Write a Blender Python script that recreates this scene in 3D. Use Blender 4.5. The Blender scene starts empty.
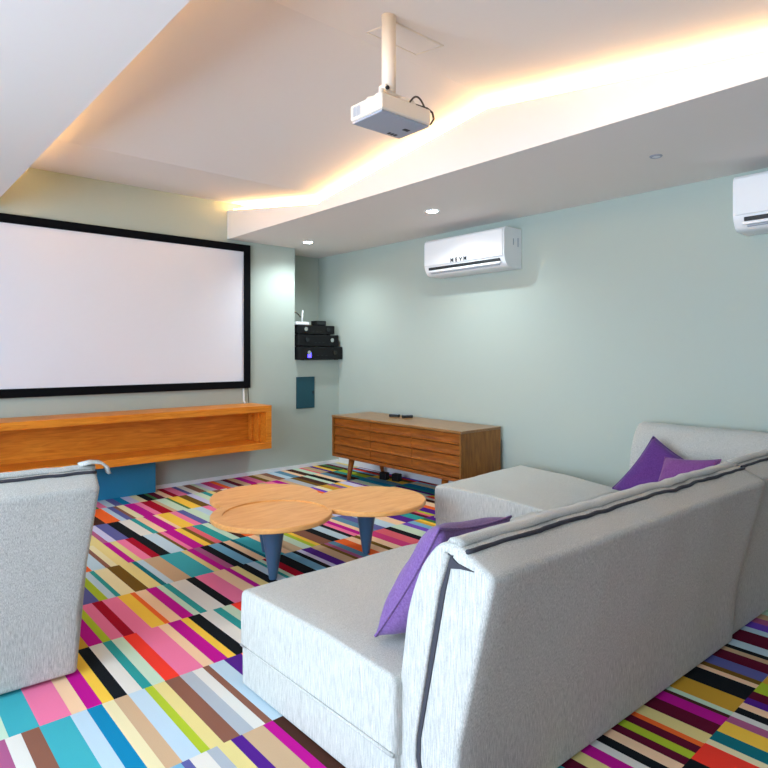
import bpy, bmesh, math, random
from mathutils import Vector, Matrix, noise

# ------------------------------------------------------------------ camera, world, light
SC = bpy.context.scene
COL = SC.collection
PI = math.pi

cam_data = bpy.data.cameras.new('camera')
cam = bpy.data.objects.new('camera', cam_data)
COL.objects.link(cam)
cam.location = (0.0, 0.0, 1.2)
cam.rotation_euler = (PI / 2, 0, -math.atan2(534.0, 605.0))
cam_data.sensor_width = 36.0
cam_data.lens = 605.0 / 768.0 * 36.0
cam_data.shift_y = -(384.0 - 353.0) / 768.0
cam_data.clip_start = 0.02
SC.camera = cam

SC.view_settings.view_transform = 'Standard'
SC.view_settings.look = 'None'
SC.view_settings.gamma = 1.0
SC.view_settings.use_curve_mapping = False
SC.view_settings.exposure = 0.44

world = bpy.data.worlds.new('daylight')
SC.world = world
world.use_nodes = True
bg = world.node_tree.nodes['Background']
bg.inputs['Color'].default_value = (0.75, 0.87, 1.0, 1)
bg.inputs['Strength'].default_value = 0.6


def area(name, loc, rot, sx, sy, power, col):
    l = bpy.data.lights.new(name, 'AREA')
    l.shape = 'RECTANGLE'
    l.size, l.size_y = sx, sy
    l.energy = power
    l.color = col
    o = bpy.data.objects.new(name, l)
    COL.objects.link(o)
    o.location = loc
    o.rotation_euler = rot
    return o


LED_STRENGTH = 30.0
SPOT_POWER = 40.0
# area lamp added outside the unseen left opening, for daylight on the sofas
area('added_left_daylight', (-2.45, 1.3, 1.25), (0, -PI / 2, 0), 2.0, 4.0, 215.0, (0.64, 0.81, 1.0))


# ------------------------------------------------------------------ helpers
def lin(r, g, b):
    def f(c):
        c /= 255.0
        return c / 12.92 if c <= 0.04045 else ((c + 0.055) / 1.055) ** 2.4
    return (f(r), f(g), f(b), 1.0)


def nodes(name):
    m = bpy.data.materials.new(name)
    m.use_nodes = True
    nt = m.node_tree
    return m, nt, nt.nodes['Principled BSDF']


def plain(name, rgb, rough=0.6, metal=0.0, bump=0.0, scale=60.0, var=0.0, spec=0.5):
    m, nt, b = nodes(name)
    b.inputs['Base Color'].default_value = lin(*rgb)
    b.inputs['Roughness'].default_value = rough
    b.inputs['Metallic'].default_value = metal
    b.inputs['Specular IOR Level'].default_value = spec
    if bump or var:
        tc = nt.nodes.new('ShaderNodeTexCoord')
        n = nt.nodes.new('ShaderNodeTexNoise')
        n.inputs['Scale'].default_value = scale
        n.inputs['Detail'].default_value = 4
        nt.links.new(tc.outputs['Object'], n.inputs['Vector'])
        if var:
            mx = nt.nodes.new('ShaderNodeMix')
            mx.data_type = 'RGBA'
            c = lin(*rgb)
            mx.inputs[6].default_value = tuple(x * (1 - var) for x in c[:3]) + (1,)
            mx.inputs[7].default_value = tuple(min(1, x * (1 + var)) for x in c[:3]) + (1,)
            nt.links.new(n.outputs['Fac'], mx.inputs[0])
            nt.links.new(mx.outputs[2], b.inputs['Base Color'])
        if bump:
            bp = nt.nodes.new('ShaderNodeBump')
            bp.inputs['Strength'].default_value = bump
            bp.inputs['Distance'].default_value = 0.003
            nt.links.new(n.outputs['Fac'], bp.inputs['Height'])
            nt.links.new(bp.outputs['Normal'], b.inputs['Normal'])
    return m


def wood(name, dark, light, stretch=(1, 1, 12), rough=0.42, scale=4.0, spec=0.4):
    m, nt, b = nodes(name)
    tc = nt.nodes.new('ShaderNodeTexCoord')
    mp = nt.nodes.new('ShaderNodeMapping')
    mp.inputs['Scale'].default_value = stretch
    n = nt.nodes.new('ShaderNodeTexNoise')
    n.inputs['Scale'].default_value = scale
    n.inputs['Detail'].default_value = 6
    n.inputs['Distortion'].default_value = 0.8
    r = nt.nodes.new('ShaderNodeValToRGB')
    r.color_ramp.elements[0].position = 0.3
    r.color_ramp.elements[0].color = lin(*dark)
    r.color_ramp.elements[1].position = 0.7
    r.color_ramp.elements[1].color = lin(*light)
    nt.links.new(tc.outputs['Object'], mp.inputs['Vector'])
    nt.links.new(mp.outputs['Vector'], n.inputs['Vector'])
    nt.links.new(n.outputs['Fac'], r.inputs['Fac'])
    nt.links.new(r.outputs['Color'], b.inputs['Base Color'])
    b.inputs['Roughness'].default_value = rough
    b.inputs['Specular IOR Level'].default_value = spec
    return m


def fabric(name, a, c, vscale=(560, 560, 24), bump=0.35):
    """slubby linen: fine threads stretched along the vertical"""
    m, nt, b = nodes(name)
    tc = nt.nodes.new('ShaderNodeTexCoord')
    mp = nt.nodes.new('ShaderNodeMapping')
    mp.inputs['Scale'].default_value = vscale
    n = nt.nodes.new('ShaderNodeTexNoise')
    n.inputs['Scale'].default_value = 1.0
    n.inputs['Detail'].default_value = 3
    n2 = nt.nodes.new('ShaderNodeTexNoise')
    n2.inputs['Scale'].default_value = 420.0
    n2.inputs['Detail'].default_value = 2
    ad = nt.nodes.new('ShaderNodeMath')
    ad.operation = 'MULTIPLY_ADD'
    ad.inputs[1].default_value = 0.4
    r = nt.nodes.new('ShaderNodeValToRGB')
    r.color_ramp.elements[0].position = 0.45
    r.color_ramp.elements[0].color = lin(*a)
    r.color_ramp.elements[1].position = 0.95
    r.color_ramp.elements[1].color = lin(*c)
    nt.links.new(tc.outputs['Object'], mp.inputs['Vector'])
    nt.links.new(mp.outputs['Vector'], n.inputs['Vector'])
    nt.links.new(tc.outputs['Object'], n2.inputs['Vector'])
    nt.links.new(n2.outputs['Fac'], ad.inputs[0])
    nt.links.new(n.outputs['Fac'], ad.inputs[2])
    nt.links.new(ad.outputs[0], r.inputs['Fac'])
    nt.links.new(r.outputs['Color'], b.inputs['Base Color'])
    bp = nt.nodes.new('ShaderNodeBump')
    bp.inputs['Strength'].default_value = bump
    bp.inputs['Distance'].default_value = 0.002
    nt.links.new(ad.outputs[0], bp.inputs['Height'])
    nt.links.new(bp.outputs['Normal'], b.inputs['Normal'])
    b.inputs['Roughness'].default_value = 0.95
    b.inputs['Specular IOR Level'].default_value = 0.15
    b.inputs['Sheen Weight'].default_value = 0.15
    return m


def glow(name, rgb, strength):
    m, nt, b = nodes(name)
    b.inputs['Base Color'].default_value = lin(*rgb)
    b.inputs['Emission Color'].default_value = lin(*rgb)
    b.inputs['Emission Strength'].default_value = strength
    return m


def link(name, bm, mat, parent=None, smooth=False, matrix=None):
    me = bpy.data.meshes.new(name)
    bmesh.ops.recalc_face_normals(bm, faces=bm.faces[:])
    bm.to_mesh(me)
    bm.free()
    if smooth:
        for p in me.polygons:
            p.use_smooth = True
    if isinstance(mat, (list, tuple)):
        for x in mat:
            me.materials.append(x)
    else:
        me.materials.append(mat)
    o = bpy.data.objects.new(name, me)
    COL.objects.link(o)
    if parent is not None:
        o.parent = parent
    if matrix is not None:
        o.matrix_local = matrix
    return o


def tag(o, label, cat, group=None):
    o['label'] = label
    o['category'] = cat
    if group:
        o['group'] = group
    return o


def thing(name, label, cat, loc=(0, 0, 0), rz=0.0, group=None):
    o = bpy.data.objects.new(name, None)
    o.empty_display_size = 0.1
    COL.objects.link(o)
    o.location = loc
    o.rotation_euler = (0, 0, rz)
    return tag(o, label, cat, group)


def struct(name, bm, mat):
    o = link(name, bm, mat)
    o['kind'] = 'structure'
    return o


def dup(root, loc, label, group=None):
    r = root.copy()
    COL.objects.link(r)
    r.location = loc
    r['label'] = label
    if group:
        r['group'] = group
    for ch in list(root.children):
        c = ch.copy()
        COL.objects.link(c)
        c.parent = r
        for g in list(ch.children):
            d = g.copy()
            COL.objects.link(d)
            d.parent = c
    return r


def box(bm, x0, x1, y0, y1, z0, z1, bev=0.0, seg=2):
    t = bmesh.new()
    vs = [t.verts.new((x, y, z)) for x in (x0, x1) for y in (y0, y1) for z in (z0, z1)]
    for f in ((0, 1, 3, 2), (4, 6, 7, 5), (0, 4, 5, 1), (2, 3, 7, 6), (0, 2, 6, 4), (1, 5, 7, 3)):
        t.faces.new([vs[i] for i in f])
    if bev:
        bmesh.ops.bevel(t, geom=t.edges[:], offset=bev, segments=seg, affect='EDGES', profile=0.5)
    me = bpy.data.meshes.new('tmp')
    t.to_mesh(me)
    t.free()
    bm.from_mesh(me)
    bpy.data.meshes.remove(me)
    return bm


def boxo(name, b, mat, parent=None, bev=0.0):
    bm = bmesh.new()
    box(bm, *b, bev=bev)
    return link(name, bm, mat, parent)


def tube(bm, pts, radii, seg=12, caps=True):
    pts = [Vector(p) for p in pts]
    if not isinstance(radii, (list, tuple)):
        radii = [radii] * len(pts)
    rings = []
    ref = None
    for i, p in enumerate(pts):
        d = (pts[min(i + 1, len(pts) - 1)] - pts[max(i - 1, 0)]).normalized()
        if ref is None:
            ref = Vector((0, 0, 1)) if abs(d.z) < 0.9 else Vector((1, 0, 0))
        u = d.cross(ref).normalized()
        v = u.cross(d).normalized()
        ref = v
        rings.append([bm.verts.new(p + (u * math.cos(a) + v * math.sin(a)) * radii[i])
                      for a in (2 * PI * k / seg for k in range(seg))])
    for a, b in zip(rings, rings[1:]):
        for k in range(seg):
            bm.faces.new((a[k], a[(k + 1) % seg], b[(k + 1) % seg], b[k]))
    if caps:
        bm.faces.new(rings[0][::-1])
        bm.faces.new(rings[-1])
    return bm


def lathe(bm, prof, c=(0, 0, 0), seg=32):
    rings = []
    for r, z in prof:
        rings.append([bm.verts.new((c[0] + r * math.cos(2 * PI * k / seg), c[1] + r * math.sin(2 * PI * k / seg), c[2] + z))
                      for k in range(seg)])
    for a, b in zip(rings, rings[1:]):
        for k in range(seg):
            bm.faces.new((a[k], a[(k + 1) % seg], b[(k + 1) % seg], b[k]))
    bm.faces.new(rings[0][::-1])
    bm.faces.new(rings[-1])
    return bm


def prism(bm, poly, z0, z1, bev=0.0):
    """extrude an (x, y) outline from z0 to z1"""
    t = bmesh.new()
    a = [t.verts.new((x, y, z0)) for x, y in poly]
    b = [t.verts.new((x, y, z1)) for x, y in poly]
    n = len(poly)
    t.faces.new(a[::-1])
    t.faces.new(b)
    for i in range(n):
        t.faces.new((a[i], a[(i + 1) % n], b[(i + 1) % n], b[i]))
    if bev:
        rim = [e for e in t.edges if abs(e.verts[0].co.z - e.verts[1].co.z) < 1e-6]
        bmesh.ops.bevel(t, geom=rim, offset=bev, segments=3, affect='EDGES', profile=0.5)
    me = bpy.data.meshes.new('tmp')
    t.to_mesh(me)
    t.free()
    bm.from_mesh(me)
    bpy.data.meshes.remove(me)
    return bm


def round_poly(pts, seg=5):
    """pts: (a, b, radius) -> outline with rounded corners"""
    out = []
    n = len(pts)
    for i in range(n):
        p = Vector(pts[i][:2])
        r = pts[i][2]
        a = Vector(pts[i - 1][:2])
        c = Vector(pts[(i + 1) % n][:2])
        if r <= 0:
            out.append((p.x, p.y))
            continue
        da, dc = (a - p), (c - p)
        ra, rc = min(r, da.length * 0.45), min(r, dc.length * 0.45)
        s, e = p + da.normalized() * ra, p + dc.normalized() * rc
        for k in range(seg + 1):
            t = k / seg
            q = s * (1 - t) ** 2 + p * 2 * t * (1 - t) + e * t * t
            out.append((q.x, q.y))
    return out


def loft(bm, prof, x0, x1, r=0.03, n=24, wob=0.004, seed=0.0, mapf=None, bulge=0.0):
    """sweep a (y, z) outline along x with soft rounded ends and slight cloth unevenness"""
    cy = sum(p[0] for p in prof) / len(prof)
    cz = sum(p[1] for p in prof) / len(prof)
    st = []
    for k in range(5):
        a = k / 4 * PI / 2
        st.append((x0 + r * (1 - math.cos(a)), r * (1 - math.sin(a))))
    for k in range(1, n):
        st.append((x0 + r + (x1 - x0 - 2 * r) * k / n, 0.0))
    for k in range(4, -1, -1):
        a = k / 4 * PI / 2
        st.append((x1 - r * (1 - math.cos(a)), r * (1 - math.sin(a))))
    rings = []
    m = len(prof)
    nor = []
    area2 = sum(prof[i][0] * prof[(i + 1) % m][1] - prof[(i + 1) % m][0] * prof[i][1] for i in range(m))
    sgn = 1.0 if area2 > 0 else -1.0
    for i in range(m):
        t = Vector(prof[(i + 1) % m]) - Vector(prof[i - 1])
        if t.length < 1e-9:
            t = Vector((1, 0))
        t.normalize()
        nor.append(Vector((t.y, -t.x)) * sgn)
    for x, ins in st:
        ring = []
        for (y, z), nn in zip(prof, nor):
            yy, zz = y - nn.x * ins, z - nn.y * ins
            w = noise.noise(Vector((x * 5 + seed, yy * 5, zz * 5 + seed))) * wob
            w += noise.noise(Vector((x * 14 + seed, yy * 9, zz * 14))) * wob * 0.4
            if bulge:
                tx = (x - x0) / (x1 - x0)
                w += bulge * math.sin(PI * tx)
            if z > 0.03:
                yy += nn.x * w
                zz += nn.y * w
            q = Vector((x, yy, zz))
            if mapf:
                q = mapf(q)
            ring.append(bm.verts.new(q))
        rings.append(ring)
    for a, b in zip(rings, rings[1:]):
        for k in range(m):
            bm.faces.new((a[k], a[(k + 1) % m], b[(k + 1) % m], b[k]))
    bm.faces.new(rings[0][::-1])
    bm.faces.new(rings[-1])
    return bm


# ------------------------------------------------------------------ materials
M = {}
M['wall'] = plain('wall_paint_sage', (174, 184, 174), 0.75, bump=0.05, scale=220, var=0.02)
M['ceil'] = plain('ceiling_white', (236, 230, 224), 0.8, bump=0.04, scale=200, var=0.012)
M['trim'] = plain('trim_white', (232, 234, 236), 0.5)
M['white'] = plain('white_plastic', (238, 238, 238), 0.35)
M['cream'] = plain('cream_enamel', (238, 228, 212), 0.4)
M['greyplastic'] = plain('grey_plastic', (165, 170, 182), 0.5)
M['dark'] = plain('dark_slot', (28, 32, 34), 0.5)
M['black'] = plain('black_plastic', (9, 9, 13), 0.45, spec=0.3)
M['blackframe'] = plain('black_velvet_frame', (7, 8, 12), 0.9, spec=0.15)
M['screen'] = plain('screen_white', (228, 225, 230), 0.9)
M['shelfwood'] = wood('orange_oak', (206, 112, 22), (236, 148, 44), (1.2, 12, 12), 0.4)
M['tablewood'] = wood('pale_cherry', (228, 158, 88), (246, 186, 114), (2, 10, 10), 0.38, 3.0)
M['teak'] = wood('teak', (122, 64, 16), (172, 98, 32), (10, 1.4, 12), 0.3, 4.0)
M['teaktop_sheen'] = wood('teak_top_reflection', (132, 88, 42), (166, 118, 64), (10, 1.4, 12), 0.28, 4.0, 0.8)  # paler than the teak fronts: reflected sky put into the colour
M['teakend'] = wood('teak_side', (122, 74, 24), (164, 106, 42), (10, 12, 1.2), 0.4, 4.0)
M['leg'] = plain('slate_blue_lacquer', (66, 98, 128), 0.35)
M['rear_dark'] = wood('unseen_dark_rear_wall', (62, 44, 32), (92, 68, 50), (8, 8, 1.2), 0.5)  # unseen rear wall, made dark to cut bounce onto the sofa back
M['linen'] = fabric('grey_linen', (148, 148, 142), (212, 211, 204))
M['purple'] = fabric('purple_cotton', (80, 42, 106), (104, 60, 132), (160, 160, 160), 0.25)
M['violet'] = fabric('violet_cotton', (100, 70, 124), (128, 96, 150), (160, 160, 160), 0.25)
M['plum'] = fabric('plum_cotton', (106, 54, 116), (134, 80, 142), (160, 160, 160), 0.25)
M['zip'] = plain('dark_seam_and_shade', (52, 52, 60), 0.8)  # zips and vanes, also painted shade under the flange and in folds
M['blue'] = plain('petrol_blue_paint', (28, 124, 164), 0.5, var=0.04, scale=30)
M['tealplate'] = plain('dark_teal_metal', (22, 72, 84), 0.5)
M['led'] = glow('warm_led', (255, 203, 128), LED_STRENGTH)
M['lamp'] = glow('white_lamp', (235, 248, 255), 40.0)
M['bluelamp'] = glow('blue_indicator', (60, 50, 255), 6.0)
M['chrome'] = plain('chrome', (205, 205, 205), 0.25, 1.0)
M['cable'] = plain('dark_cable', (70, 62, 52), 0.5)

# ------------------------------------------------------------------ room shell
XR, YB, XL, YF = 4.03, 5.32, -2.3, -2.6
ZS = 2.285                       # underside of the two lowered side strips
NX, NZ, NY = 3.46, 1.126, 5.70   # recess in the far right corner
FOLD = [(-2.8, 2.42), (-1.15, 2.65), (0.50, 2.42), (2.17, 2.65), (3.84, 2.42), (5.40, 2.645)]


def zc(y):
    for (a, za), (b, zb) in zip(FOLD, FOLD[1:]):
        if a <= y <= b:
            return za + (zb - za) * (y - a) / (b - a)
    return 2.6


bm = bmesh.new()
box(bm, XL - 0.2, NX, YB, YB + 0.5, 0, 2.9)
box(bm, NX, XR, YB, YB + 0.5, 0, NZ)
box(bm, NX, XR, NY, YB + 0.5, NZ, 2.9)
box(bm, NX, XR, YB, NY, ZS + 0.03, 2.9)
struct('wall_back', bm, M['wall'])
bm = bmesh.new()
box(bm, XR, XR + 0.15, YF, YB + 0.5, 0, 2.9)
struct('wall_right', bm, M['wall'])
# left wall with an unseen opening, added to let daylight in
bm = bmesh.new()
box(bm, XL - 0.12, XL, YF, -0.8, 0, 2.9)
box(bm, XL - 0.12, XL, 3.4, YB, 0, 2.9)
box(bm, XL - 0.12, XL, -0.8, 3.4, 2.25, 2.9)
box(bm, XL - 0.12, XL, -0.8, 3.4, 0, 0.2)
struct('wall_left', bm, M['wall'])
bm = bmesh.new()
box(bm, XL - 0.1, XR + 0.1, YF - 0.12, YF, 0, 2.9)
struct('wall_front', bm, M['rear_dark'])  # behind the camera and unseen, dark tone added to hold light down
# folded ceiling
bm = bmesh.new()
lo, hi = [], []
for y, z in FOLD:
    lo.append((bm.verts.new((XL - 0.1, y, z)), bm.verts.new((XR + 0.1, y, z))))
    hi.append((bm.verts.new((XL - 0.1, y, 2.95)), bm.verts.new((XR + 0.1, y, 2.95))))
for i in range(len(FOLD) - 1):
    bm.faces.new((lo[i][0], lo[i][1], lo[i + 1][1], lo[i + 1][0]))
    bm.faces.new((hi[i][0], hi[i + 1][0], hi[i + 1][1], hi[i][1]))
struct('ceiling', bm, M['ceil'])

GAP = 0.07


def soffit(name, xe, xw, s):
    """lowered strip: slab, front board whose top follows the folded ceiling with a gap for the light"""
    bm = bmesh.new()
    xi = xe + s * 0.018
    box(bm, min(xi, xw), max(xi, xw), YF, YB if name.endswith('left') else YB + 0.002, ZS, ZS + 0.025)
    if s > 0:
        box(bm, NX - 0.05, XR, YB, NY, ZS, ZS + 0.025)
    ys = [YF] + [y for y, z in FOLD if YF < y < YB] + [YB]
    for a, b in zip(ys, ys[1:]):
        vs = []
        for x in (xe, xe + s * 0.018):
            for y in (a, b):
                vs.append(bm.verts.new((x, y, ZS)))
                vs.append(bm.verts.new((x, y, zc(y) - GAP)))
        for f in ((0, 1, 3, 2), (4, 6, 7, 5), (1, 5, 7, 3), (0, 2, 6, 4)):
            bm.faces.new([vs[i] for i in f])
        # ledge behind the board that carries the light strip
        vs = []
        for x in (xe + s * 0.018, xe + s * 0.14):
            for y in (a, b):
                vs.append(bm.verts.new((x, y, zc(y) - GAP - 0.03)))
                vs.append(bm.verts.new((x, y, zc(y) - GAP - 0.02)))
        for f in ((0, 1, 3, 2), (4, 6, 7, 5), (1, 5, 7, 3), (0, 2, 6, 4)):
            bm.faces.new([vs[i] for i in f])
        # back of the light trough
        vs = [bm.verts.new((xe + s * 0.14, y, z)) for y, z in
              ((a, zc(a) - GAP - 0.03), (b, zc(b) - GAP - 0.03), (b, zc(b) + 0.01), (a, zc(a) + 0.01))]
        bm.faces.new(vs)
    return struct(name, bm, M['ceil'])


XRS, XLS = 2.70, 0.785
soffit('ceiling_soffit_right', XRS, XR, 1)
soffit('ceiling_soffit_left', XLS, XL, -1)


def led(name, xe, s, label):
    bm = bmesh.new()
    ys = [0.25] + [y for y, z in FOLD if 0.3 < y < YB] + [YB - 0.03]
    for a, b in zip(ys, ys[1:]):
        x0, x1 = sorted((xe + s * 0.050, xe + s * 0.062))
        vs = []
        for x in (x0, x1):
            for y in (a, b):
                vs.append(bm.verts.new((x, y, zc(y) - GAP + 0.008)))
                vs.append(bm.verts.new((x, y, zc(y) - GAP + 0.020)))
        for f in ((0, 1, 3, 2), (4, 6, 7, 5), (1, 5, 7, 3), (0, 2, 6, 4), (0, 4, 5, 1), (2, 3, 7, 6)):
            bm.faces.new([vs[i] for i in f])
    return tag(link(name, bm, M['led']), label, 'light strip')


led('light_strip', XRS, 1, 'warm glowing light strip along the ceiling above the right-hand lowered strip')
led('light_strip', XLS, -1, 'warm light strip tucked behind the edge of the left-hand lowered strip')

# baseboards
boxo('baseboard_back', (XL, XR - 0.012, YB - 0.014, YB - 0.001, 0.001, 0.035), M['trim'])['kind'] = 'structure'
boxo('baseboard_right', (XR - 0.012, XR - 0.001, YF, YB - 0.016, 0.001, 0.07), M['trim'])['kind'] = 'structure'

# ------------------------------------------------------------------ striped carpet floor
PAL = {
    'slate': (96, 98, 158), 'white': (226, 222, 212), 'grey': (176, 182, 188), 'paleyellow': (232, 212, 140),
    'purple': (84, 34, 136), 'tan': (205, 172, 136), 'magenta': (190, 20, 142), 'mauve': (172, 92, 134),
    'brown': (140, 92, 74), 'teal': (66, 172, 182), 'lightblue': (190, 212, 224), 'blue': (16, 132, 176),
    'cream': (234, 222, 176), 'lime': (178, 196, 50), 'mint': (200, 222, 196), 'pink': (240, 124, 162),
    'peach': (246, 204, 164), 'yellow': (250, 200, 72), 'black': (22, 26, 30), 'turq': (48, 156, 152),
    'red': (246, 62, 46), 'amber': (206, 158, 52), 'darkred': (170, 8, 38), 'orange': (244, 106, 44),
    'darkteal': (18, 112, 122), 'olive': (118, 86, 30), 'dbrown': (74, 44, 34), 'dred': (96, 16, 44),
    'rose': (206, 60, 122), 'sky': (120, 178, 206), 'steel': (94, 140, 166), 'salmon': (224, 100, 112),
    'lavender': (206, 202, 230), 'green': (70, 120, 70), 'violet': (116, 74, 190),
}
ROWS = {   # rows by their near edge in y: start x, then (right edge x, colour)
    1.262: (0.726, [(0.751, 'slate'), (0.805, 'white'), (0.840, 'grey'), (0.885, 'paleyellow'), (0.924, 'purple'),
                    (0.998, 'tan'), (1.034, 'magenta'), (1.08, 'dbrown')]),
    1.722: (0.30, [(0.36, 'mauve'), (0.404, 'white'), (0.455, 'brown'), (0.546, 'teal'), (0.597, 'lightblue'),
                   (0.645, 'blue'), (0.684, 'cream'), (0.732, 'tan'), (0.789, 'lightblue'), (0.818, 'lime'),
                   (0.863, 'paleyellow'), (0.918, 'brown'), (0.967, 'grey'), (1.008, 'white'), (1.034, 'brown'),
                   (1.096, 'lightblue'), (1.17, 'purple')]),
    2.190: (0.33, [(0.372, 'mint'), (0.457, 'teal'), (0.552, 'pink'), (0.599, 'peach'), (0.648, 'magenta'),
                   (0.686, 'yellow'), (0.731, 'black'), (0.783, 'white'), (0.818, 'turq'), (0.865, 'mint'),
                   (0.920, 'red'), (1.014, 'pink'), (1.057, 'peach'), (1.115, 'magenta'), (1.150, 'yellow'),
                   (1.206, 'black'), (1.271, 'white'), (1.312, 'turq'), (1.363, 'mint'), (1.42, 'red')]),
    2.650: (0.60, [(0.69, 'pink'), (0.731, 'amber'), (0.786, 'magenta'), (0.818, 'lime'), (0.869, 'pink'),
                   (0.914, 'darkred'), (0.987, 'pink'), (1.047, 'yellow'), (1.07, 'orange'), (1.125, 'peach'),
                   (1.179, 'magenta'), (1.211, 'mint'), (1.246, 'turq'), (1.334, 'white'), (1.384, 'black'),
                   (1.485, 'pink'), (1.557, 'peach'), (1.590, 'magenta'), (1.638, 'paleyellow'), (1.692, 'black'),
                   (1.745, 'lightblue'), (1.768, 'turq'), (1.795, 'mint'), (1.852, 'darkred'), (1.931, 'black'),
                   (1.996, 'sky'), (2.030, 'black'), (2.065, 'lavender'), (2.133, 'purple'), (2.206, 'tan'),
                   (2.234, 'olive'), (2.266, 'mauve'), (2.315, 'steel'), (2.395, 'orange'), (2.46, 'peach'),
                   (2.500, 'olive'), (2.566, 'peach'), (2.647, 'rose'), (2.738, 'salmon'), (2.80, 'black'), (2.90, 'mint')]),
    3.105: (0.75, [(0.904, 'slate'), (0.945, 'lime'), (0.982, 'lightblue'), (1.006, 'turq'), (1.075, 'cream'),
                   (1.142, 'olive'), (1.208, 'paleyellow'), (1.235, 'darkteal'), (1.274, 'lightblue'), (1.369, 'tan'),
                   (1.500, 'teal'), (1.535, 'paleyellow'), (1.577, 'magenta'), (1.620, 'mauve'), (1.675, 'black'),
                   (1.743, 'sky'), (1.772, 'black'), (1.824, 'peach'), (1.85, 'darkteal'), (1.95, 'teal'), (2.00, 'peach'),
                   (2.082, 'tan'), (2.145, 'mint'), (2.180, 'lime'), (2.212, 'yellow'), (2.303, 'brown'), (2.367, 'black'),
                   (2.441, 'lightblue'), (2.478, 'black'), (2.522, 'pink'), (2.568, 'magenta'), (2.613, 'peach'),
                   (2.68, 'steel'), (2.76, 'slate'), (2.86, 'lightblue'), (2.95, 'peach'), (3.05, 'purple')]),
    3.560: (0.95, [(1.0, 'orange'), (1.072, 'lightblue'), (1.098, 'brown'), (1.135, 'cream'), (1.194, 'paleyellow'),
                   (1.233, 'magenta'), (1.272, 'paleyellow'), (1.327, 'pink'), (1.377, 'darkred'), (1.440, 'black'),
                   (1.527, 'lightblue'), (1.549, 'olive'), (1.581, 'pink'), (1.652, 'magenta'), (1.700, 'yellow'),
                   (1.730, 'olive'), (1.775, 'salmon'), (1.846, 'turq'), (1.898, 'mint')]),
    4.030: (1.02, [(1.08, 'purple'), (1.195, 'paleyellow'), (1.228, 'mauve'), (1.276, 'lavender'), (1.354, 'slate'),
                   (1.432, 'black'), (1.511, 'white'), (1.549, 'turq'), (1.605, 'peach'), (1.678, 'magenta'),
                   (1.708, 'peach'), (1.80, 'yellow'), (1.854, 'pink'), (1.91, 'slate'), (1.99, 'mint'), (2.06, 'lightblue')]),
    4.485: (1.25, [(1.35, 'dbrown'), (1.450, 'orange'), (1.493, 'lightblue'), (1.535, 'slate'), (1.562, 'brown'), (1.617, 'cream'),
                   (1.698, 'magenta'), (1.749, 'pink'), (1.833, 'darkred'), (1.869, 'tan'), (1.95, 'mint'), (1.975, 'green'),
                   (2.060, 'yellow'), (2.132, 'olive'), (2.19, 'lavender'), (2.26, 'mint'), (2.31, 'turq'),
                   (2.36, 'paleyellow'), (2.44, 'brown'), (2.50, 'white'), (2.58, 'rose'), (2.66, 'peach'), (2.74, 'grey'),
                   (2.80, 'darkred'), (2.87, 'tan'), (2.95, 'pink'), (3.02, 'magenta'), (3.08, 'tan'), (3.16, 'grey'),
                   (3.22, 'olive'), (3.30, 'dbrown'), (3.36, 'mint'), (3.43, 'black'), (3.50, 'peach'), (3.58, 'steel'),
                   (3.66, 'dbrown')]),
    4.945: (1.5, [(1.56, 'lightblue'), (1.62, 'slate'), (1.68, 'blue'), (1.75, 'lavender'), (1.81, 'cream'), (1.87, 'black'),
                  (1.90, 'green'), (1.96, 'dred'), (2.02, 'peach'), (2.07, 'darkred'), (2.15, 'pink'), (2.19, 'slate'),
                  (2.25, 'white'), (2.32, 'brown'), (2.36, 'mint'), (2.42, 'lavender'), (2.50, 'rose'), (2.55, 'orange'),
                  (2.62, 'grey'), (2.68, 'dred'), (2.75, 'tan'), (2.82, 'magenta'), (2.90, 'pink'), (2.96, 'olive'),
                  (3.04, 'tan'), (3.12, 'brown'), (3.20, 'lightblue'), (3.28, 'steel'), (3.34, 'peach'), (3.42, 'dbrown'), (3.5, 'mint')]),
    0.742: (1.55, [(1.601, 'dred'), (1.65, 'paleyellow'), (1.70, 'magenta'), (1.735, 'white'), (1.776, 'black'),
                   (1.822, 'peach'), (1.862, 'dred'), (1.901, 'lime'), (1.943, 'dred'), (1.969, 'orange'),
                   (2.030, 'paleyellow'), (2.104, 'dred'), (2.165, 'magenta'), (2.185, 'dbrown'), (2.213, 'mint'),
                   (2.320, 'amber'), (2.430, 'black'), (2.462, 'peach'), (2.495, 'olive'), (2.570, 'slate'),
                   (2.650, 'dred'), (2.685, 'tan'), (2.716, 'black'), (2.780, 'lightblue'), (2.90, 'dred'),
                   (2.950, 'lightblue'), (3.02, 'violet')]),
    0.282: (1.60, [(1.75, 'pink'), (1.866, 'black'), (1.974, 'red'), (2.005, 'cream'), (2.066, 'darkteal'), (2.141, 'yellow'),
                   (2.184, 'mauve'), (2.216, 'white'), (2.258, 'black'), (2.300, 'peach'), (2.345, 'purple'),
                   (2.403, 'dred'), (2.49, 'lime'), (2.56, 'amber')]),
}
rng = random.Random(11)
names = list(PAL)
idx = {n: i for i, n in enumerate(names)}
near = sorted(ROWS)
edges = []
y = 0.282
while y > YF:
    y -= 0.46
    edges.append(y)
edges = sorted(edges) + near + [YB + 0.02]
bm = bmesh.new()
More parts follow.
